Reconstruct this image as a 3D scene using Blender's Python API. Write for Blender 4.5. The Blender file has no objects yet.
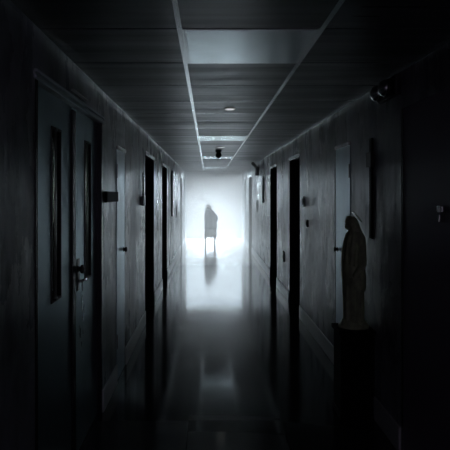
import bpy, bmesh, math, random
from mathutils import Vector, Matrix
random.seed(7)
S = bpy.context.scene
COL = S.collection
PI = math.pi

# ---------------------------------------------------------------- dimensions
XL, XR = -0.796, 1.22           # corridor walls
H, EYE = 2.42, 1.64             # ceiling height, camera height
Y0, Y1 = -3.0, 17.6             # corridor ends
F = 500.0
HORIZON, ZENITH, SUN = 0.12, 62.0, 0.65      # daylight at the far end

# ---------------------------------------------------------------- helpers
def box(bm, x0, x1, y0, y1, z0, z1, bevel=0.0):
    if x0 > x1: x0, x1 = x1, x0
    if y0 > y1: y0, y1 = y1, y0
    if z0 > z1: z0, z1 = z1, z0
    vs = [bm.verts.new((x, y, z)) for x in (x0, x1) for y in (y0, y1) for z in (z0, z1)]
    fs = []
    for idx in ((0,1,3,2), (4,6,7,5), (0,4,5,1), (2,3,7,6), (0,2,6,4), (1,5,7,3)):
        fs.append(bm.faces.new([vs[i] for i in idx]))
    if bevel > 0:
        es = list({e for f in fs for e in f.edges})
        bmesh.ops.bevel(bm, geom=es, offset=bevel, segments=2, affect='EDGES', profile=0.6)

def lathe(bm, prof, c=(0, 0, 0), axis='Z', seg=24, sx=1.0, sy=1.0):
    """prof: list of (radius, height) along axis"""
    rings = []
    for r, h in prof:
        ring = []
        for k in range(seg):
            a = 2 * PI * k / seg
            u, v = r * math.cos(a) * sx, r * math.sin(a) * sy
            p = {'Z': (u, v, h), 'X': (h, u, v), 'Y': (u, h, v)}[axis]
            ring.append(bm.verts.new((c[0] + p[0], c[1] + p[1], c[2] + p[2])))
        rings.append(ring)
    for a, b in zip(rings, rings[1:]):
        for k in range(seg):
            bm.faces.new((a[k], a[(k + 1) % seg], b[(k + 1) % seg], b[k]))
    bm.faces.new(rings[0][::-1]); bm.faces.new(rings[-1])

def tube(bm, p, q, r, seg=12):
    p, q = Vector(p), Vector(q)
    d = (q - p).normalized()
    u = d.orthogonal().normalized(); v = d.cross(u)
    A = [bm.verts.new(p + r * (math.cos(2*PI*k/seg) * u + math.sin(2*PI*k/seg) * v)) for k in range(seg)]
    B = [bm.verts.new(q + r * (math.cos(2*PI*k/seg) * u + math.sin(2*PI*k/seg) * v)) for k in range(seg)]
    for k in range(seg):
        bm.faces.new((A[k], A[(k+1) % seg], B[(k+1) % seg], B[k]))
    bm.faces.new(A[::-1]); bm.faces.new(B)

def ball(bm, c, r, sc=(1, 1, 1), seg=20):
    m = Matrix.Translation(c) @ Matrix.Diagonal((sc[0], sc[1], sc[2], 1))
    bmesh.ops.create_uvsphere(bm, u_segments=seg, v_segments=seg // 2, radius=r, matrix=m)

def obj(name, bm, mat, parent=None, smooth=False):
    bmesh.ops.recalc_face_normals(bm, faces=bm.faces)
    me = bpy.data.meshes.new(name)
    bm.to_mesh(me); bm.free()
    me.materials.append(mat)
    if smooth:
        for p in me.polygons: p.use_smooth = True
    o = bpy.data.objects.new(name, me)
    COL.objects.link(o)
    if parent is not None:
        o.parent = parent
        o.matrix_parent_inverse = Matrix.Translation(parent.location).inverted()
    return o

def empty(name, loc=(0, 0, 0)):
    o = bpy.data.objects.new(name, None); COL.objects.link(o)
    o.location = loc; o.empty_display_size = 0.05
    return o

def tag(o, label, cat, group=None):
    o['label'] = label; o['category'] = cat
    if group: o['group'] = group
    return o

def struct(o):
    o['kind'] = 'structure'; return o

def B(*a, **k):
    bm = bmesh.new()
    if a: box(bm, *a, **k)
    return bm

# ---------------------------------------------------------------- materials
def mat(name, col, rough=0.5, metal=0.0, ior=1.5, spec=0.5, noise=None, rnoise=None, bump=None, coat=0.0, coat_rough=0.1):
    """noise = (scale vector, amount, detail): colour mottling; rnoise = roughness mottling; bump = (scale vector, strength)"""
    m = bpy.data.materials.new(name); m.use_nodes = True
    nt = m.node_tree; N = nt.nodes; L = nt.links
    b = N['Principled BSDF']
    b.inputs['Base Color'].default_value = (*col, 1)
    b.inputs['Roughness'].default_value = rough
    b.inputs['Metallic'].default_value = metal
    b.inputs['IOR'].default_value = ior
    b.inputs['Specular IOR Level'].default_value = spec
    b.inputs['Coat Weight'].default_value = coat
    b.inputs['Coat Roughness'].default_value = coat_rough
    def tex(scale, detail=6):
        tc = N.new('ShaderNodeTexCoord'); mp = N.new('ShaderNodeMapping')
        mp.inputs['Scale'].default_value = scale
        L.new(tc.outputs['Object'], mp.inputs['Vector'])
        t = N.new('ShaderNodeTexNoise'); t.inputs['Scale'].default_value = 1.0
        t.inputs['Detail'].default_value = detail; t.inputs['Roughness'].default_value = 0.62
        L.new(mp.outputs['Vector'], t.inputs['Vector'])
        return t
    if noise:
        t = tex(noise[0], noise[2] if len(noise) > 2 else 6)
        r = N.new('ShaderNodeMapRange')
        r.inputs['From Min'].default_value = 0.3; r.inputs['From Max'].default_value = 0.7
        r.inputs['To Min'].default_value = 1 - noise[1]; r.inputs['To Max'].default_value = 1 + noise[1]
        L.new(t.outputs['Fac'], r.inputs['Value'])
        v = N.new('ShaderNodeVectorMath'); v.operation = 'SCALE'
        v.inputs[0].default_value = col
        L.new(r.outputs['Result'], v.inputs['Scale'])
        L.new(v.outputs['Vector'], b.inputs['Base Color'])
    if rnoise:
        t = tex(rnoise[0])
        r = N.new('ShaderNodeMapRange')
        r.inputs['From Min'].default_value = 0.32; r.inputs['From Max'].default_value = 0.68
        r.inputs['To Min'].default_value = rnoise[1]; r.inputs['To Max'].default_value = rnoise[2]
        L.new(t.outputs['Fac'], r.inputs['Value'])
        L.new(r.outputs['Result'], b.inputs['Roughness'])
    if bump:
        t = tex(bump[0])
        bp = N.new('ShaderNodeBump'); bp.inputs['Strength'].default_value = bump[1]
        bp.inputs['Distance'].default_value = bump[2] if len(bump) > 2 else 0.01
        L.new(t.outputs['Fac'], bp.inputs['Height'])
        L.new(bp.outputs['Normal'], b.inputs['Normal'])
    return m

def emit(name, col, s):
    m = bpy.data.materials.new(name); m.use_nodes = True
    nt = m.node_tree; nt.nodes.clear()
    e = nt.nodes.new('ShaderNodeEmission'); e.inputs['Color'].default_value = (*col, 1); e.inputs['Strength'].default_value = s
    o = nt.nodes.new('ShaderNodeOutputMaterial'); nt.links.new(e.outputs[0], o.inputs['Surface'])
    return m

WALL = mat('wall_paint', (0.32, 0.355, 0.38), 0.4, spec=.42, noise=((2.4, 2.2, 1.2), 0.85, 12), rnoise=((2.0, 3.0, 1.3), 0.22, 0.36),
           bump=((3, 9, 1.5), 0.25, 0.02))
SKIRT = mat('skirting_gloss', (0.88, 0.90, 0.90), 0.28, ior=1.9)
JAMB = mat('dark_timber', (0.012, 0.012, 0.016), 0.55)  # near-black colour stands in for shade on the unlit jambs
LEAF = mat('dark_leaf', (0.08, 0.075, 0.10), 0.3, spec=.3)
HEAD = mat('white_head', (0.95, 0.96, 0.96), 0.2, metal=.7)
PALE = mat('pale_door', (0.66, 0.80, 0.88), 0.28, metal=.6, noise=((3, 3, 0.8), 0.2))
BIGD = mat('double_door', (0.40, 0.54, 0.60), 0.38, metal=.85, rnoise=((3, 3, 1), 0.27, 0.34), coat=0.0)
CASE = mat('door_casing', (0.02, 0.02, 0.025), 0.25)
GLAS = mat('vision_glass', (0.01, 0.012, 0.012), 0.6, spec=0.1)
BEAD = mat('glazing_bead', (0.75, 0.85, 0.78), 0.4, metal=.8)
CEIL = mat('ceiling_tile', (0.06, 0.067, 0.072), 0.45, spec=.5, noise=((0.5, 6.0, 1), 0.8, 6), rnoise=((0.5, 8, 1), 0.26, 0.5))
RAIL = mat('ceiling_rail', (0.92, 0.96, 0.96), 0.24, metal=.9)
PANEL = mat('light_diffuser', (0.88, 0.98, 1.0), 0.22, metal=.85)
SATIN = mat('satin_metal', (0.9, 0.92, 0.92), 0.5, metal=1.0)
METAL = mat('bright_metal', (0.75, 0.76, 0.76), 0.22, metal=1.0)
DKMET = mat('dark_metal', (0.02, 0.02, 0.022), 0.35)
BLACK = mat('black_paint', (0.003, 0.003, 0.003), 0.7, spec=0.2)
WHITE = mat('white_plastic', (0.8, 0.82, 0.82), 0.35)
BRONZE = mat('weathered_bronze', (0.60, 0.70, 0.44), 0.55, noise=((14, 14, 8), 0.4), bump=((30, 30, 14), 0.4, 0.01))
SIGN = mat('black_sign', (0.006, 0.006, 0.007), 0.5)

# floor: polished dark tiles
def floor_mat():
    m = mat('polished_tile', (0.05, 0.056, 0.06), 0.1, ior=1.7, rnoise=((1.2, 1.2, 1), 0.085, 0.135))
    nt = m.node_tree; N = nt.nodes; L = nt.links; b = N['Principled BSDF']
    tc = N.new('ShaderNodeTexCoord'); mp = N.new('ShaderNodeMapping')
    mp.inputs['Location'].default_value = (0.14, 0.1, 0)
    L.new(tc.outputs['Object'], mp.inputs['Vector'])
    br = N.new('ShaderNodeTexBrick'); br.offset = 0.0
    br.inputs['Scale'].default_value = 1.0
    br.inputs['Brick Width'].default_value = 0.67; br.inputs['Row Height'].default_value = 0.62
    br.inputs['Mortar Size'].default_value = 0.004; br.inputs['Bias'].default_value = 0
    br.inputs['Color1'].default_value = (0.045, 0.05, 0.054, 1)
    br.inputs['Color2'].default_value = (0.062, 0.068, 0.072, 1)
    br.inputs['Mortar'].default_value = (0.008, 0.008, 0.01, 1)
    L.new(mp.outputs['Vector'], br.inputs['Vector'])
    L.new(br.outputs['Color'], b.inputs['Base Color'])
    bp = N.new('ShaderNodeBump'); bp.inputs['Strength'].default_value = 0.1; bp.inputs['Distance'].default_value = 0.001
    bp.invert = True
    L.new(br.outputs['Fac'], bp.inputs['Height']); L.new(bp.outputs['Normal'], b.inputs['Normal'])
    return m
FLOOR = floor_mat()

# ---------------------------------------------------------------- shell
struct(obj('floor', B(XL - 0.5, XR + 0.5, Y0, Y1 + 0.6, -0.1, 0), FLOOR))
CEIL_TOP = H + 0.12
# openings: (y0, y1, top) per wall
LEFT_D = [(2.30, 3.75, 2.170), (4.33, 4.80, 2.06), (6.32, 7.37, 2.18), (8.66, 9.70, 2.18), (14.4, 15.2, 2.18), (16.5, 17.2, 2.18)]
RIGHT_D = [(2.25, 3.16, 2.18), (4.27, 4.80, 2.09), (6.63, 7.50, 2.18), (8.84, 9.80, 2.18), (13.9, 14.9, 2.18), (16.1, 16.8, 2.18)]
def wall(name, x, side, doors):
    bm = bmesh.new(); xo = x + side * 0.3
    ys = Y0
    for a, b_, t in doors:
        box(bm, x, xo, ys, a, 0, H)
        box(bm, x, xo, a, b_, t, H)
        ys = b_
    box(bm, x, xo, ys, Y1, 0, H)
    return struct(obj(name, bm, WALL))
wall('wall_left', XL, -1, LEFT_D)
wall('wall_right', XR, 1, RIGHT_D)
struct(obj('wall_back', B(XL - 0.3, XR + 0.3, Y0 - 0.15, Y0, 0, H), WALL))

# skirting along both walls, interrupted by the door openings
def baseboard(name, x, side, doors):
    bm = bmesh.new(); ys = Y0
    for a, b_, t in doors + [(Y1, Y1, 0)]:
        box(bm, x, x - side * 0.014, ys, a - 0.002, 0.0, 0.165, bevel=0.004)
        ys = b_ + 0.002
    return struct(obj(name, bm, SKIRT))
baseboard('baseboard_left', XL, -1, LEFT_D)
baseboard('baseboard_right', XR, 1, RIGHT_D)

# ceiling: tiles with crosswise seams, 3 rows; light fixtures occupy the middle row
RX = [-0.134, 0.536]                        # long rails
PITCH = 0.614; CY = 2.36
PANELS = [2.36, 6.66, 10.36, 14.6]
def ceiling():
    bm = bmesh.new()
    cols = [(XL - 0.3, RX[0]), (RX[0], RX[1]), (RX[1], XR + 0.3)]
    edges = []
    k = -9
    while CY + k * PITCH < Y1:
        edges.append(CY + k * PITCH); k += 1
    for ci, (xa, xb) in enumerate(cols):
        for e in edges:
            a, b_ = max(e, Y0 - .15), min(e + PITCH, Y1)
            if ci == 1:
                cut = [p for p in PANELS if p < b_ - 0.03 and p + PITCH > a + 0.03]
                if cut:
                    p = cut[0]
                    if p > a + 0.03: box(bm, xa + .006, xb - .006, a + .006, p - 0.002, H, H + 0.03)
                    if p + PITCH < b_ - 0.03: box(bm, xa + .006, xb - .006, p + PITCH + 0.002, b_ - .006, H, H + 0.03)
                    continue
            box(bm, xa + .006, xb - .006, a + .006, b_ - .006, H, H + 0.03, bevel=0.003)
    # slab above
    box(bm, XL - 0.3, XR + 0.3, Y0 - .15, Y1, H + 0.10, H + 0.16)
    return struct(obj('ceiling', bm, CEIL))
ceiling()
for i, x in enumerate(RX):
    struct(obj('trim_%d' % (i + 1), B(x - 0.012, x + 0.012, Y0, Y1, H - 0.006, H + 0.004), RAIL))
struct(obj('trim_3', B(XL, XL + 0.02, Y0, Y1, H - 0.02, H - 0.001), RAIL))
struct(obj('trim_4', B(XR - 0.02, XR, Y0, Y1, H - 0.02, H - 0.001), RAIL))
# end of the corridor: frame of the wide glazed opening
bm = bmesh.new()
box(bm, XL - 0.3, XL + 0.03, Y1, Y1 + 0.06, 0, H + 0.16); box(bm, XR - 0.03, XR + 0.3, Y1, Y1 + 0.06, 0, H + 0.16)
box(bm, XL + 0.03, XR - 0.03, Y1, Y1 + 0.06, H - 0.03, H + 0.16)
win = struct(obj('window_1', bm, WHITE))
# dim glowing panel added behind the camera to lift the dark walls
rear_panel = struct(obj('window_2', B(XL + .1, XR - .1, Y0, Y0 + 0.03, .4, 2.35), DKMET))
obj('pane', B(XL + .15, XR - .15, Y0 + 0.03, Y0 + 0.034, .45, 2.30), emit('dusk_pane', (0.88, 0.72, 1.0), 0.3), rear_panel)

# ---------------------------------------------------------------- doors
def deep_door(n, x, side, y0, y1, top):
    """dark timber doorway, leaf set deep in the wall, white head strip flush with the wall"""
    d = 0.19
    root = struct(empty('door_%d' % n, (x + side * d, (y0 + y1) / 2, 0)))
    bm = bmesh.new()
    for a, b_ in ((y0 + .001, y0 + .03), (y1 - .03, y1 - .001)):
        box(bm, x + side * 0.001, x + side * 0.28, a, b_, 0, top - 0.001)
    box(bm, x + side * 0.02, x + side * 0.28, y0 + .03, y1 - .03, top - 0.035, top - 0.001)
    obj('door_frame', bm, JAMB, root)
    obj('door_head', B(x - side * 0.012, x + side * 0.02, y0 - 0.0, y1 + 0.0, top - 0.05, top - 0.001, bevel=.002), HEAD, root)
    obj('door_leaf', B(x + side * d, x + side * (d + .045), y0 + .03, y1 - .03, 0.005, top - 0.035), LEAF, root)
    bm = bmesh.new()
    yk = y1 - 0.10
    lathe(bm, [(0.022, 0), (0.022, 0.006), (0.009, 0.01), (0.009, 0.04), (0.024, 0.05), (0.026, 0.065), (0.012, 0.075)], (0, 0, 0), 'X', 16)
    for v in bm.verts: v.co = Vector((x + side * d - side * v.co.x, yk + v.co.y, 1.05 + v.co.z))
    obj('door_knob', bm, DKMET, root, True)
    return root

def closet_door(n, x, side, y0, y1, top):
    d = -0.003
    root = struct(empty('door_%d' % n, (x + side * d, (y0 + y1) / 2, 0)))
    bm = bmesh.new()
    box(bm, x + side * .002, x + side * .10, y1 - .035, y1 - .001, 0, top - .001)
    box(bm, x + side * .002, x + side * .10, y0 + .001, y0 + .02, 0, top - .001)
    obj('door_frame', bm, CASE, root)
    obj('door_head', B(x - side * .014, x + side * .10, y0 + .02, y1 - .035, top - .03, top - .001), HEAD, root)
    obj('door_leaf', B(x + side * d, x + side * (d + .04), y0 + .022, y1 - .037, 0.006, top - .032), PALE, root)
    bm = bmesh.new()
    lathe(bm, [(0.022, 0), (0.022, 0.004), (0.012, 0.006), (0.012, 0.012), (0.022, 0.018), (0.024, 0.028), (0.012, 0.036)], (0, 0, 0), 'X', 16)
    for v in bm.verts: v.co = Vector((x + side * d - side * v.co.x, y1 - .10 + v.co.y, 1.12 + v.co.z))
    obj('door_knob', bm, DKMET, root, True)
    for z in (1.84, 0.35):
        bm = bmesh.new()
        box(bm, x - side * .006, x + side * d, y0 + .022, y0 + .05, z - .06, z + .06)
        tube(bm, (x + side * .010, y0 + .024, z - .06), (x + side * .010, y0 + .024, z + .06), .008)
        obj('hinge', bm, DKMET, root)
    return root

def double_door():
    x, y0, y1, top = XL, 2.30, 3.75, 2.170
    d = 0.03; ym = 3.045
    root = struct(empty('door_1', (x - d, ym, 0)))
    bm = bmesh.new()
    for a, b_ in ((y0 - .05, y0 + .03), (y1 - .03, y1 + .05)):
        box(bm, x - .12, x + .004, max(a, y0 + .001), min(b_, y1 - .001), 0, top - .001)
    obj('door_frame', bm, CASE, root)
    # stepped head casing
    bm = bmesh.new()
    box(bm, x, x + .014, y0 - .02, y1 + .02, top + .001, top + .020, bevel=.004)
    box(bm, x, x + .006, y0 - .02, y1 + .02, top + .020, top + .030)
    box(bm, x, x + .020, y0 - .02, y1 + .02, top + .030, top + .044, bevel=.005)
    obj('head_casing', bm, mat('head_casing', (0.75, 0.82, 0.86), 0.5, metal=1.0), root)
    for a, b_, yc in ((y0 + .03, ym - .003, 2.717), (ym + .003, y1 - .03, 3.43)):
        lf = bmesh.new(); xf, xb = x - d, x - d - .045
        w = .09
        z0, z1 = 1.06, 2.0
        box(lf, xf, xb, a, yc - w, .006, top - .003)
        box(lf, xf, xb, yc + w, b_, .006, top - .003)
        box(lf, xf, xb, yc - w, yc + w, .006, z0)
        box(lf, xf, xb, yc - w, yc + w, z1, top - .003)
        leaf = obj('door_leaf', lf, BIGD, root)
        obj('vision_panel', B(xf - .03, xf - .022, yc - w, yc + w, z0, z1), GLAS, leaf)
        bd = bmesh.new()
        for p, q in ((yc - w, yc - w + .014), (yc + w - .014, yc + w)):
            box(bd, xf - .02, xf + .005, p, q, z0, z1, bevel=.003)
        box(bd, xf - .02, xf + .005, yc - w, yc + w, z1 - .014, z1, bevel=.003)
        box(bd, xf - .02, xf + .005, yc - w, yc + w, z0, z0 + .014, bevel=.003)
        obj('glazing_bead', bd, DKMET, leaf)
        # vertical rod in front of the pane
        rd = bmesh.new()
        tube(rd, (xf - .004, yc, z0 + .01), (xf - .004, yc, z1 - .01), .009)
        ball(rd, (xf - .002, yc, z1 - .01), .014, seg=12)
        ball(rd, (xf - .002, yc, z0 + .01), .014, seg=12)
        for zz in (z0 + .06, z1 - .06):
            tube(rd, (xf - .022, yc, zz), (xf - .004, yc, zz), .006, 8)
        obj('pull_bar', rd, BEAD, leaf, True)
    xf = x - d
    # astragal strip at the meeting edge
    obj('meeting_strip', B(xf + .001, xf + .012, ym - .030, ym + .040, .02, top - .02, bevel=.003), CASE, root)
    kb = bmesh.new()
    box(kb, xf + .001, xf + .008, 3.135, 3.19, 1.03, 1.23, bevel=.002)
    obj('lock_plate', kb, DKMET, root)
    kb = bmesh.new()
    lathe(kb, [(0.02, 0), (0.02, 0.004), (0.014, 0.006), (0.014, 0.010), (0.026, 0.016), (0.028, 0.026), (0.022, 0.034), (0.006, .038)], (0, 0, 0), 'X', 20)
    for v in kb.verts: v.co = Vector((xf + .008 + v.co.x, 3.16 + v.co.y, 1.165 + v.co.z))
    obj('door_knob', kb, DKMET, root, True)
    kb = bmesh.new()
    tube(kb, (xf + .008, 3.16, 1.09), (xf + .028, 3.16, 1.09), .009)
    tube(kb, (xf + .028, 3.16, 1.09), (xf + .028, 3.27, 1.085), .009)
    obj('lever_handle', kb, METAL, root, True)
double_door()

def near_door(n, x, side, y0, y1, top):
    """dark flush door close to the camera on the right with a bright latch"""
    d = .004
    root = struct(empty('door_%d' % n, (x + side * d, (y0 + y1) / 2, 0)))
    bm = bmesh.new()
    box(bm, x + .001, x + .10, y1 - .025, y1 - .001, 0, top - .001)
    box(bm, x + .001, x + .10, y0 + .001, y0 + .025, 0, top - .001)
    obj('door_frame', bm, CASE, root)
    obj('door_leaf', B(x + d, x + d + .045, y0 + .027, y1 - .027, .006, top - .002), mat('near_leaf', (.32, .29, .36), .5, spec=.2), root)
    bm = bmesh.new()
    zl = 1.56
    box(bm, x + d - .004, x + d - .0005, 2.632, 2.668, zl - .018, zl + .018, bevel=.002)
    box(bm, x + d - .005, x + d - .0005, 2.600, 2.616, zl - .014, zl + .016, bevel=.003)
    box(bm, x + d - .004, x + d - .0005, 2.634, 2.652, zl - .066, zl - .030, bevel=.002)
    l = obj('latch', bm, METAL, root)
    return root
near_door(2, XR, 1, *RIGHT_D[0])
closet_door(3, XL, -1, *LEFT_D[1])
closet_door(4, XR, 1, *RIGHT_D[1])
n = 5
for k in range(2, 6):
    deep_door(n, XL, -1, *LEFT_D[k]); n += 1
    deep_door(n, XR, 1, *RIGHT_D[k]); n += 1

# ---------------------------------------------------------------- ceiling fixtures
PAN_L = ['large recessed ceiling light panel nearest the camera', 'second ceiling light panel, a pale strip beyond the small round disc',
         'third ceiling light panel, a thin pale strip beyond the black dome', 'farthest ceiling light panel, lost in the glare']
for p, lab in zip(PANELS, PAN_L):
    root = tag(empty('ceiling_light', ((RX[0] + RX[1]) / 2, p + PITCH / 2, H)), lab, 'ceiling light', 'ceiling light panels down the corridor')
    xa, xb, ya, yb = RX[0] + .013, RX[1] - .013, p, p + PITCH
    bm = bmesh.new()
    box(bm, xa, xa + .014, ya, yb, H - .004, H + .05); box(bm, xb - .014, xb, ya, yb, H - .004, H + .05)
    box(bm, xa + .014, xb - .014, ya, ya + .014, H - .004, H + .05)
    box(bm, xa + .014, xb - .014, yb - .014, yb, H - .004, H + .05)
    obj('frame', bm, RAIL, root)
    obj('diffuser', B(xa + .014, xb - .014, ya + .014, yb - .014, H - .006, H + .006, bevel=.002), PANEL, root)

def disc(x, y, r, lab):
    bm = bmesh.new()
    lathe(bm, [(r, H - .001), (r, H - .012), (r * .85, H - .022), (r * .4, H - .028)], (x, y, 0), 'Z', 28)
    o = obj('smoke_detector', bm, WHITE, None, True)
    return tag(o, lab, 'smoke detector')
LENS = emit('lit_lens', (.97, 1, 1), .62)
def downlight(x, y, r_, lab):
    root = tag(empty('downlight', (x, y, H)), lab, 'downlight', 'small round ceiling lamps')
    bm = bmesh.new(); lathe(bm, [(r_ * 1.12, H - .001), (r_ * 1.12, H - .004), (r_, H - .007)], (x, y, 0), 'Z', 28)
    obj('trim_ring', bm, WHITE, root, True)
    bm = bmesh.new(); lathe(bm, [(r_ * .96, H - .0072), (r_ * .9, H - .010)], (x, y, 0), 'Z', 28)
    obj('lens', bm, LENS, root, True)
downlight(0.20, 4.56, .045, 'small round white lamp on the ceiling between the first and second light panels')
downlight(0.215, 8.3, .06, 'small round white lamp on the ceiling just before the black dome')
disc(0.24, 15.9, .10, 'faint round disc on the far ceiling near the bright end')
root = tag(empty('dome_camera', (0.19, 8.95, H)), 'black dome camera hanging from the ceiling beyond the second light panel', 'camera')
bm = bmesh.new(); lathe(bm, [(.06, H - .001), (.06, H - .02), (.045, H - .03), (.03, H - .05)], (0.19, 8.95, 0), 'Z', 24)
obj('mount', bm, DKMET, root, True)
bm = bmesh.new(); ball(bm, (0.19, 8.95, H - .085), .055)
obj('dome', bm, BLACK, root, True)

# ---------------------------------------------------------------- wall things, left
def tagm(name, bm, m, lab, cat, group=None, smooth=False):
    return tag(obj(name, bm, m, None, smooth), lab, cat, group)
tagm('door_stop', B(XL, XL + .02, 2.90, 3.24, 2.240, 2.252, bevel=.004), SATIN,
     'thin metal rail fixed above the frame of the double door', 'rail')
tagm('wall_sign', B(XL + .001, XL + .025, 3.83, 4.30, 1.575, 1.66, bevel=.003), BLACK,
     'long black plate on the wall between double door and narrow door', 'sign')
def switch(x, side, y, z, w, h, mplate, mrock, name, lab, cat, d=.014):
    root = tag(empty(name, (x, y, z)), lab, cat)
    obj('back_plate', B(x, x - side * d, y - w / 2, y + w / 2, z - h / 2, z + h / 2, bevel=.003), mplate, root)
    obj('rocker', B(x - side * d, x - side * (d + .005), y - w * .28, y + w * .28, z - h * .3, z + h * .3, bevel=.003), mrock, root)
    return root
# conduit with switch, left wall
root = tag(empty('wall_conduit', (XL, 6.03, 1.6)), 'vertical conduit ending in a pale switch box left of a dark doorway', 'conduit')
bm = bmesh.new(); tube(bm, (XL + .014, 6.03, 1.62), (XL + .014, 6.03, 1.90), .010); obj('pipe', bm, DKMET, root, True)
obj('switch_box', B(XL + .001, XL + .035, 5.96, 6.10, 1.50, 1.62, bevel=.004), WHITE, root)
bm = bmesh.new(); tube(bm, (XL + .013, 10.9, 1.15), (XL + .013, 10.9, 2.15), .014)
tagm('vertical_pipe', bm, BLACK, 'thin dark vertical pipe on the far part of left wall', 'pipe', None, True)
switch(XL, -1, 12.6, 1.2, .14, .3, DKMET, BLACK, 'notice_box', 'small dark box low on far left wall', 'box')

# ---------------------------------------------------------------- wall things, right
switch(XR, 1, 6.35, 1.545, .10, .13, WHITE, BLACK, 'alarm_button', 'small black and white wall button beside the first dark doorway on the right', 'alarm button')
switch(XR, 1, 6.12, 1.28, .07, .09, DKMET, BLACK, 'key_switch', 'small dark box on stained right wall below the black and white button', 'switch')
switch(XR, 1, 8.02, .64, .13, .16, WHITE, BLACK, 'power_socket', 'white wall socket with black face low between the two dark right doorways', 'socket')
bm = bmesh.new(); tube(bm, (XR - .013, 11.0, 1.45), (XR - .013, 11.0, 2.02), .014)
tagm('vertical_pipe', bm, BLACK, 'thin dark vertical pipe on the far part of right wall', 'pipe', None, True)
switch(XR, 1, 12.4, 1.35, .12, .3, DKMET, BLACK, 'notice_box', 'small dark box on far right wall below the bracket camera', 'box')

# black conduit with junction box beside the statue
root = tag(empty('wall_conduit', (XR, 3.72, 1.6)), 'black vertical conduit with a small box, on the right wall behind the statue', 'conduit')
obj('trunking', B(XR - .014, XR, 3.69, 3.745, 1.31, 2.055, bevel=.003), BLACK, root)
obj('junction_box', B(XR - .03, XR, 3.66, 3.77, 1.84, 1.95, bevel=.004), mat('olive_box', (.02, .022, .014), .5), root)

# bracket camera on the far right wall
root = tag(empty('bracket_camera', (XR, 11.9, 2.3)), 'small dark camera on a bracket high on the far right wall', 'camera')
bm = bmesh.new(); box(bm, XR - .02, XR - .001, 11.84, 11.96, 2.20, 2.34, bevel=.004); tube(bm, (XR - .02, 11.9, 2.27), (XR - .10, 11.88, 2.30), .014)
obj('bracket', bm, DKMET, root)
bm = bmesh.new(); tube(bm, (XR - .17, 11.72, 2.36), (XR - .07, 11.95, 2.28), .04, 16); obj('body', bm, DKMET, root, True)
bm = bmesh.new(); tube(bm, (XR - .05, 11.9, 2.26), (XR - .05, 11.9, 2.08), .045, 16); obj('junction_box', bm, DKMET, root, True)

# twin head emergency light high on the right wall
root = tag(empty('emergency_light', (XR, 3.6, 2.33)), 'dark twin-head lamp with bright curved rims high on the right wall', 'lamp')
obj('housing', B(XR - .035, XR, 3.16, 3.50, 2.27, 2.40, bevel=.008), DKMET, root)
CHROME = mat('glossy_dome', (.9, .92, .92), .22, metal=1.0)
for cy, cz in ((3.40, 2.323), (3.25, 2.328)):
    head = bmesh.new()
    lathe(head, [(.02, 0), (.05, .006), (.058, .02), (.058, .034)], (0, 0, 0), 'X', 32)
    for v in head.verts: v.co = Vector((XR - .034 - v.co.x, cy + v.co.y, cz + v.co.z))
    h = obj('lamp_head', head, DKMET, root, True)
    dome = bmesh.new()
    lathe(dome, [(.056, 0), (.054, .012), (.047, .026), (.035, .038), (.018, .046), (.004, .048)], (0, 0, 0), 'X', 32)
    for v in dome.verts: v.co = Vector((XR - .067 - v.co.x, cy + v.co.y, cz + v.co.z))
    obj('dome', dome, CHROME, h, True)

def skinned(name, pts, edges, radii, m, parent=None, lev=2, root_i=0):
    me = bpy.data.meshes.new(name)
    me.from_pydata(pts, edges, [])
    o = bpy.data.objects.new(name, me); COL.objects.link(o)
    o.modifiers.new('skin', 'SKIN')
    if not me.skin_vertices: 
        bpy.context.view_layer.objects.active = o
    o.modifiers.new('sub', 'SUBSURF').levels = lev
    dat = me.skin_vertices[0].data if me.skin_vertices else me.attributes
    if me.skin_vertices:
        for i, r in enumerate(radii):
            me.skin_vertices[0].data[i].radius = (r, r) if not isinstance(r, tuple) else r
            me.skin_vertices[0].data[i].use_root = (i == root_i)
    dg = bpy.context.evaluated_depsgraph_get()
    ev = o.evaluated_get(dg)
    nm = bpy.data.meshes.new_from_object(ev)
    o.modifiers.clear(); o.data = nm
    nm.name = name
    if not nm.materials: nm.materials.append(m)
    else: nm.materials[0] = m
    for p in nm.polygons: p.use_smooth = True
    if parent: o.parent = parent; o.matrix_parent_inverse = Matrix.Translation(parent.location).inverted()
    return o

# ---------------------------------------------------------------- pedestal and statue
PX, PY = 1.09, 3.745
root = tag(empty('pedestal', (PX, PY, 0)), 'plain black square pedestal against the right wall, carrying the statue', 'pedestal')
obj('shaft', B(PX - .122, PX + .124, PY - .105, PY + .105, .04, .615, bevel=.003), BLACK, root)
obj('cap', B(PX - .138, PX + .128, PY - .118, PY + .118, .615, .645, bevel=.004), BLACK, root)
obj('plinth', B(PX - .130, PX + .126, PY - .112, PY + .112, 0, .04, bevel=.003), BLACK, root)

def px_to_x(px, y): return (px - 208) * y / F
def px_to_z(py, y): return EYE - (py - 194) * y / F

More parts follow.
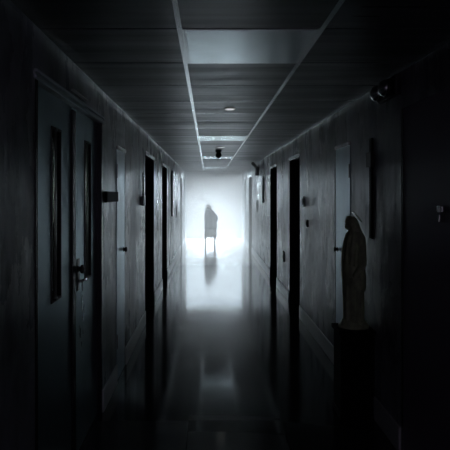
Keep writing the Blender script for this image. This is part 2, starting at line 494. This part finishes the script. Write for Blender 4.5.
def statue():
    Y = 3.745; ZB = .646
    sx = lambda px: px_to_x(px, Y)
    sz = lambda py: px_to_z(py, Y)
    root = tag(empty('statue', (PX, PY, ZB)), 'dark green-bronze robed saint statue with veil and bowed head, standing on black pedestal', 'statue')
    # base: stepped round plinth
    bm = bmesh.new()
    lathe(bm, [(.112, ZB), (.112, ZB + .016), (.10, ZB + .024), (.09, ZB + .045), (.082, ZB + .055)], (sx(353.5), Y, 0), 'Z', 32, 1, .88)
    obj('base', bm, BRONZE, root, True)
    # robe: horizontal slices with image outline (front = -X, back = +X), pleated folds
    rows = [ # py, x front, x back, half depth, fold amplitude
        (322.5, 343.5, 364, .078, .007), (318, 343.5, 364, .078, .008), (306, 343.5, 363.8, .078, .009), (292, 343.5, 363.5, .080, .010),
        (282, 343.3, 363.5, .082, .009), (272, 343, 364, .084, .009), (262, 342.5, 365, .088, .008),
        (252, 342.5, 366, .092, .006), (244, 344, 366, .094, .005), (238, 345.3, 365, .094, .004), (234, 346.5, 363, .085, .003),
        (231, 348.5, 361, .06, .002), (228, 350.5, 359.5, .036, 0), (224, 351.5, 359, .034, 0)]
    bm = bmesh.new(); rings = []; seg = 72
    for j, (py, xf, xb, hd, am) in enumerate(rows):
        z = sz(py); cx = (sx(xf) + sx(xb)) / 2; rx = (sx(xb) - sx(xf)) / 2
        ring = []
        for k in range(seg):
            a = 2 * PI * k / seg
            fold = 1.5 * am * (math.sin(a * 9 + j * .12) * .6 + math.sin(a * 5 + 1.3 - j * .2) * .5 - .5)
            ring.append(bm.verts.new((cx + (rx + fold) * math.cos(a), Y + (hd + fold) * math.sin(a), z)))
        rings.append(ring)
    for a, b_ in zip(rings, rings[1:]):
        for k in range(seg):
            bm.faces.new((a[k], a[(k + 1) % seg], b_[(k + 1) % seg], b_[k]))
    bm.faces.new(rings[0][::-1]); bm.faces.new(rings[-1])
    obj('robe', bm, BRONZE, root, True)
    # head with bowed face looking to -X
    hc = Vector((sx(350.6), Y, sz(223.5)))
    bm = bmesh.new(); ball(bm, (0, 0, 0), .046, (.88, .80, 1.16), 28)
    for v in bm.verts:
        if v.co.x < 0:
            # jaw narrows, brow and chin
            if v.co.z < 0: v.co.y *= 1 + v.co.z * 6; v.co.x -= 0.006 * min(1, -v.co.z / .03)
            e = math.exp(-((v.co.z - .006) ** 2) / .00012) * math.exp(-(v.co.y ** 2) / .0012)
            v.co.x += .006 * e
    # nose, lips, brow as part of the same mesh
    ball(bm, (-.044, 0, -.010), .0085, (.9, .75, 1.7), 12)
    ball(bm, (-.040, 0, -.030), .008, (.7, 1.4, .5), 12)
    for s in (-1, 1):
        ball(bm, (-.034, s * .014, .002), .006, (.7, 1.2, .6), 10)
        ball(bm, (-.036, s * .014, .010), .008, (.6, 1.4, .4), 10)
        ball(bm, (0, s * .037, -.006), .010, (.8, .4, 1.3), 10)
    T = Matrix.Translation(hc) @ Matrix.Rotation(math.radians(-24), 4, 'Y')
    bmesh.ops.transform(bm, matrix=T, verts=bm.verts)
    obj('head', bm, BRONZE, root, True)
    # veil: hood over crown falling down the back
    bm = bmesh.new(); seg = 30; rings = []
    vr = [  # py centre back, px centre, radius x, radius y, opening half-angle (deg), tilt
        (216.2, 349.8, .010, .012), (216.9, 350.1, .026, .028), (219.0, 350.8, .040, .043), (223, 352.0, .046, .049),
        (227.5, 353.2, .047, .052), (232, 354.2, .050, .060), (236, 355.8, .058, .076), (244, 356.6, .062, .092), (256, 356.6, .060, .096),
        (268, 356.0, .056, .092), (276, 355.4, .054, .088)]
    for j, (py, px, rx, ry) in enumerate(vr):
        op = 60 if j >= 2 else 25
        if j >= 6: op = 78
        ring = []
        for k in range(seg + 1):
            a = math.radians(-180 + op) + math.radians(360 - 2 * op) * k / seg
            fo = .003 * math.sin(a * 11) if j > 4 else 0
            zz = sz(py)
            ring.append(bm.verts.new((sx(px) + (rx + fo) * math.cos(a), Y + (ry + fo) * math.sin(a), zz)))
        rings.append(ring)
    for a, b_ in zip(rings, rings[1:]):
        for k in range(seg): bm.faces.new((a[k], a[k + 1], b_[k + 1], b_[k]))
    o = obj('veil', bm, BRONZE, root, True)
    md = o.modifiers.new('thick', 'SOLIDIFY'); md.thickness = .006; md.offset = 0
    # arms bent over the robe with hands joined low in front
    for s in (-1, 1):
        sh = Vector((sx(357), Y + s * .085, sz(238))); el = Vector((sx(359.5), Y + s * .105, sz(262)))
        wr = Vector((sx(350.5), Y + s * .085, sz(276)))
        hd = Vector((sx(346.5), Y + s * .074, sz(281)))
        pts = [tuple(p) for p in (sh, (sh + el) / 2 + Vector((0, s * .008, 0)), el, (el + wr) / 2, wr)]
        skinned('sleeve', pts, [(i, i + 1) for i in range(4)], (.028, .026, .026, .026, .024), BRONZE, root)
        bmh = bmesh.new()
        d = (hd - wr).normalized()
        palm = wr + d * .018
        ball(bmh, palm, .016, (1.2, .6, 1.0), 12)
        for q in range(4):
            b0 = palm + d * .012 + Vector((0, 0, .010 - q * .007))
            b1 = b0 + d * (.018 - .002 * abs(q - 1)) + Vector((0, -s * .003, -.002)); b2 = b1 + d * .010 + Vector((0, -s * .008, -.006))
            tube(bmh, b0, b1, .0042, 8); tube(bmh, b1, b2, .0036, 8)
        tube(bmh, palm + Vector((0, -s * .004, .012)), palm + d * .016 + Vector((0, -s * .012, .018)), .0045, 8)
        obj('hand', bmh, BRONZE, root, True)
    # cloth band falling across the hips
    bm = bmesh.new(); seg = 48
    prof = [(266, .004), (270, .010), (276, .012), (282, .011), (286, .004)]
    rings = []
    for py, e in prof:
        ring = []
        for k in range(seg):
            a = 2 * PI * k / seg
            z = sz(py + 5 * math.cos(a) )
            ring.append(bm.verts.new((sx(353.7) + (.078 + e) * math.cos(a), Y + (.083 + e) * math.sin(a), z)))
        rings.append(ring)
    for a, b_ in zip(rings, rings[1:]):
        for k in range(seg): bm.faces.new((a[k], a[(k + 1) % seg], b_[(k + 1) % seg], b_[k]))
    obj('sash', bm, BRONZE, root, True)
    # halo: thin metal ring behind the head, seen almost edge on
    bm = bmesh.new()
    lathe(bm, [(.052, -.0015), (.057, -.0005), (.057, .0005), (.052, .0015)], (0, 0, 0), 'Z', 48)
    p = Vector((sx(352), 0, sz(211.3))); q = Vector((sx(361.7), 0, sz(223)))
    ang = math.atan2(q.z - p.z, q.x - p.x)
    c = (p + q) / 2
    T = Matrix.Translation((c.x, Y, c.z)) @ Matrix.Rotation(-ang, 4, 'Y')
    bmesh.ops.transform(bm, matrix=T, verts=bm.verts)
    tube(bm, (c.x, Y, c.z), (sx(353.5), Y, sz(221)), .003, 6)
    obj('halo', bm, mat('halo_metal', (.97, .97, .95), .2, metal=1.0), root, True)
statue()


# ---------------------------------------------------------------- person at the far end
def person():
    YP = 16.0; u = YP / F
    X = lambda px: (px - 208) * u
    Z = lambda py: EYE - (py - 194) * u
    root = tag(empty('person', (X(210), YP, 0)), 'person in a dark blue-grey coat standing at the bright far end of the corridor', 'person')
    SKIN_ = mat('skin', (.30, .22, .18), .5); COAT = mat('coat_cloth', (.16, .20, .26), .85); SKIRT_ = mat('dark_skirt', (.03, .035, .05), .85)
    HEAD_FADE = mat('pale_headscarf', (.42, .45, .48), .8); SHOE = mat('shoe', (.03, .03, .035), .5)  # pale head colour stands in for bloom washing it out
    cx = X(210)
    hx = X(208.6)
    P = [(cx, YP, .66),                                   # 0 pelvis
         (cx, YP, .82), (cx - .01, YP, .98), (cx - .02, YP, 1.06),   # 1 2 3 spine
         (hx, YP, 1.12), (hx, YP - .01, 1.20), (hx, YP - .01, 1.27), # 4 neck 5 head 6 crown
         (cx - .13, YP, 1.03), (cx - .135, YP + .02, .82), (cx - .12, YP - .05, .64), # 7 8 9 left arm
         (cx + .13, YP, 1.02), (cx + .235, YP + .03, .83), (cx + .12, YP - .10, .74), # 10 11 12 right arm, hand on hip
         (cx - .09, YP, .60), (X(205.6), YP - .02, .34), (X(205.4), YP + .01, .07), (X(205.2), YP - .10, .03), # 13-16 leg
         (cx + .09, YP, .60), (X(214.6), YP - .02, .34), (X(214.8), YP + .01, .07), (X(215.2), YP - .10, .03)] # 17-20
    E = [(0,1),(1,2),(2,3),(3,4),(4,5),(5,6),(3,7),(7,8),(8,9),(3,10),(10,11),(11,12),(0,13),(13,14),(14,15),(15,16),(0,17),(17,18),(18,19),(19,20)]
    R = [.11,.10,.11,.08,.04,.075,.055,.045,.036,.026,.045,.036,.026,.07,.045,.027,.022,.07,.045,.027,.022]
    skinned('body', P, E, R, SKIN_, root)
    # coat: flared from shoulders to hem, with sleeves
    bm = bmesh.new(); seg = 40; rings = []
    for py, xa, xb, d in ((229, 204.4, 217.0, .15), (226, 204.6, 216.8, .14), (220, 204.6, 216.4, .13),
                          (215, 204.6, 216.0, .13), (212, 204.8, 214.6, .12), (210, 205.6, 212.4, .09), (208.6, 206.8, 210.6, .055)):
        ring = []
        for k in range(seg):
            a = 2 * PI * k / seg; f = .008 * math.sin(a * 8)
            ring.append(bm.verts.new(((X(xa) + X(xb)) / 2 + ((X(xb) - X(xa)) / 2 + f) * math.cos(a), YP + (d + f) * math.sin(a), Z(py))))
        rings.append(ring)
    for a, b_ in zip(rings, rings[1:]):
        for k in range(seg): bm.faces.new((a[k], a[(k + 1) % seg], b_[(k + 1) % seg], b_[k]))
    coat = obj('coat', bm, COAT, root, True)
    bm = bmesh.new(); rings = []
    for py, xa, xb, d in ((236.6, 204.7, 216.8, .155), (232, 204.8, 216.6, .145), (228.5, 205.2, 216.2, .13), (224, 205.8, 215.6, .11)):
        ring = []
        for k in range(seg):
            a = 2 * PI * k / seg; f = .006 * math.sin(a * 9)
            ring.append(bm.verts.new(((X(xa) + X(xb)) / 2 + ((X(xb) - X(xa)) / 2 + f) * math.cos(a), YP + (d + f) * math.sin(a), Z(py))))
        rings.append(ring)
    for a, b_ in zip(rings, rings[1:]):
        for k in range(seg): bm.faces.new((a[k], a[(k + 1) % seg], b_[(k + 1) % seg], b_[k]))
    sk = obj('skirt', bm, SKIRT_, root, True)
    md = sk.modifiers.new('thick', 'SOLIDIFY'); md.thickness = .008
    md = coat.modifiers.new('thick', 'SOLIDIFY'); md.thickness = .01
    skinned('sleeve', [P[7], P[8], (cx - .123, YP - .035, .68)], [(0, 1), (1, 2)], (.06, .052, .045), COAT, root)
    skinned('sleeve', [P[10], P[11], (cx + .14, YP - .08, .755)], [(0, 1), (1, 2)], (.06, .052, .045), COAT, root)
    for s, k in ((-1, 9), (1, 12)):
        bm = bmesh.new(); w = Vector(P[k]); d = Vector((0, -.2, -1)).normalized() if s < 0 else Vector((-1, -.3, -.2)).normalized()
        for q in range(4):
            b0 = w + d * .02 + Vector((0, (q - 1.5) * .014, 0) if s < 0 else (0, 0, (q - 1.5) * .014))
            tube(bm, b0, b0 + d * .05, .008, 8); tube(bm, b0 + d * .05, b0 + d * (.075 - .004 * abs(q - 1)) + Vector((-s * .005, 0, -.004)), .007, 8)
        tube(bm, w + d * .01, w + d * .04 + Vector((0, -.03, .01)), .009, 8)
        obj('fingers', bm, SKIN_, root, True)
    # face details
    bm = bmesh.new()
    ball(bm, (hx, YP - .088, 1.195), .013, (.7, .8, 1.4), 10)
    for s in (-1, 1): ball(bm, (hx + s * .03, YP - .078, 1.215), .010, (1.2, .5, .6), 10)
    ball(bm, (hx, YP - .080, 1.162), .016, (1.3, .5, .35), 10)
    obj('face', bm, SKIN_, root, True)
    # added cover, coloured pale for the head's fade in glare; face left open
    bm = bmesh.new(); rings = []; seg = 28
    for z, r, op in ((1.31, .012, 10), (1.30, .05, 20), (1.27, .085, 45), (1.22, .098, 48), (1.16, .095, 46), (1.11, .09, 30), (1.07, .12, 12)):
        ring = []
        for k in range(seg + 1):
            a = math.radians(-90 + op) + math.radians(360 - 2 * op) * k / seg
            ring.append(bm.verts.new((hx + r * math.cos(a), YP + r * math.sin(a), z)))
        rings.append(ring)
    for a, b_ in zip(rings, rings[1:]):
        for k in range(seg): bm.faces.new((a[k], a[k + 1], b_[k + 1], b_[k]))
    o = obj('headscarf', bm, HEAD_FADE, root, True)
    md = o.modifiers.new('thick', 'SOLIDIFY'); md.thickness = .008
    for k in (15, 19):
        bm = bmesh.new(); p = P[k]
        ball(bm, (p[0], YP - .05, .036), .05, (.75, 2.1, .7), 16)
        for v in bm.verts: v.co.z = max(v.co.z, .002)
        obj('shoe', bm, SHOE, root, True)
person()

# ---------------------------------------------------------------- added scattering volume imitating camera bloom at the far end
def bloom(y0, y1, dens, g):
    m = bpy.data.materials.new('haze'); m.use_nodes = True
    nt = m.node_tree; nt.nodes.clear()
    v = nt.nodes.new('ShaderNodeVolumeScatter')
    v.inputs['Color'].default_value = (1, .955, .92, 1)
    v.inputs['Density'].default_value = dens; v.inputs['Anisotropy'].default_value = g
    o = nt.nodes.new('ShaderNodeOutputMaterial'); nt.links.new(v.outputs[0], o.inputs['Volume'])
    h = obj('haze', B(XL - .29, XR + .29, y0, y1, -.05, H + .06), m)
    h['kind'] = 'stuff'; h['label'] = 'pale glowing haze filling the bright far end of the corridor'; h['category'] = 'haze'
    return h
bloom(11.3, Y1 - .02, .31, .5)

# ---------------------------------------------------------------- world, camera, view
w = bpy.data.worlds.new('world'); S.world = w; w.use_nodes = True
nt = w.node_tree; N = nt.nodes; L = nt.links
bg = N['Background']; bg.inputs[0].default_value = (.85, .945, 1, 1)
tc = N.new('ShaderNodeTexCoord'); sp = N.new('ShaderNodeSeparateXYZ'); mr = N.new('ShaderNodeMapRange')
mr.interpolation_type = 'SMOOTHSTEP'
mr.inputs['From Min'].default_value = .06; mr.inputs['From Max'].default_value = .60
mr.inputs['To Min'].default_value = HORIZON; mr.inputs['To Max'].default_value = ZENITH
L.new(tc.outputs['Generated'], sp.inputs[0]); L.new(sp.outputs['Z'], mr.inputs['Value']); L.new(mr.outputs['Result'], bg.inputs[1])
po = bpy.data.lights.new('end_portal', 'AREA'); po.shape = 'RECTANGLE'; po.size = XR - XL; po.size_y = H; po.cycles.is_portal = True
pl = bpy.data.objects.new('end_portal', po); COL.objects.link(pl); pl.location = ((XL + XR) / 2, Y1 + .08, H / 2); pl.rotation_euler = (-PI / 2, 0, 0)
su = bpy.data.lights.new('hazy_sun', 'SUN'); su.energy = SUN; su.angle = math.radians(8); su.color = (.84, .94, 1)
so = bpy.data.objects.new('hazy_sun', su); COL.objects.link(so); so.location = (0, 30, 4)
e, az = math.radians(1.5), 0.0
so.rotation_euler = Vector((math.sin(az) * math.cos(e), math.cos(az) * math.cos(e), math.sin(e))).to_track_quat('Z', 'Y').to_euler()
cam = bpy.data.cameras.new('camera'); co = bpy.data.objects.new('camera', cam); COL.objects.link(co)
co.location = (0, 0, EYE); co.rotation_euler = (PI / 2, 0, 0)
cam.sensor_width = 36; cam.lens = F / 450 * 36; cam.shift_x = (225 - 208) / 450; cam.shift_y = -(225 - 194) / 450
cam.clip_start = .02
S.camera = co
S.view_settings.view_transform = 'Standard'; S.view_settings.look = 'None'
S.view_settings.exposure = 0.0; S.view_settings.gamma = 1
S.view_settings.use_curve_mapping = False
S.cycles.use_denoising = True
S.cycles.max_bounces = 12; S.cycles.diffuse_bounces = 6; S.cycles.glossy_bounces = 6; S.cycles.volume_bounces = 3
S.cycles.sample_clamp_indirect = 4
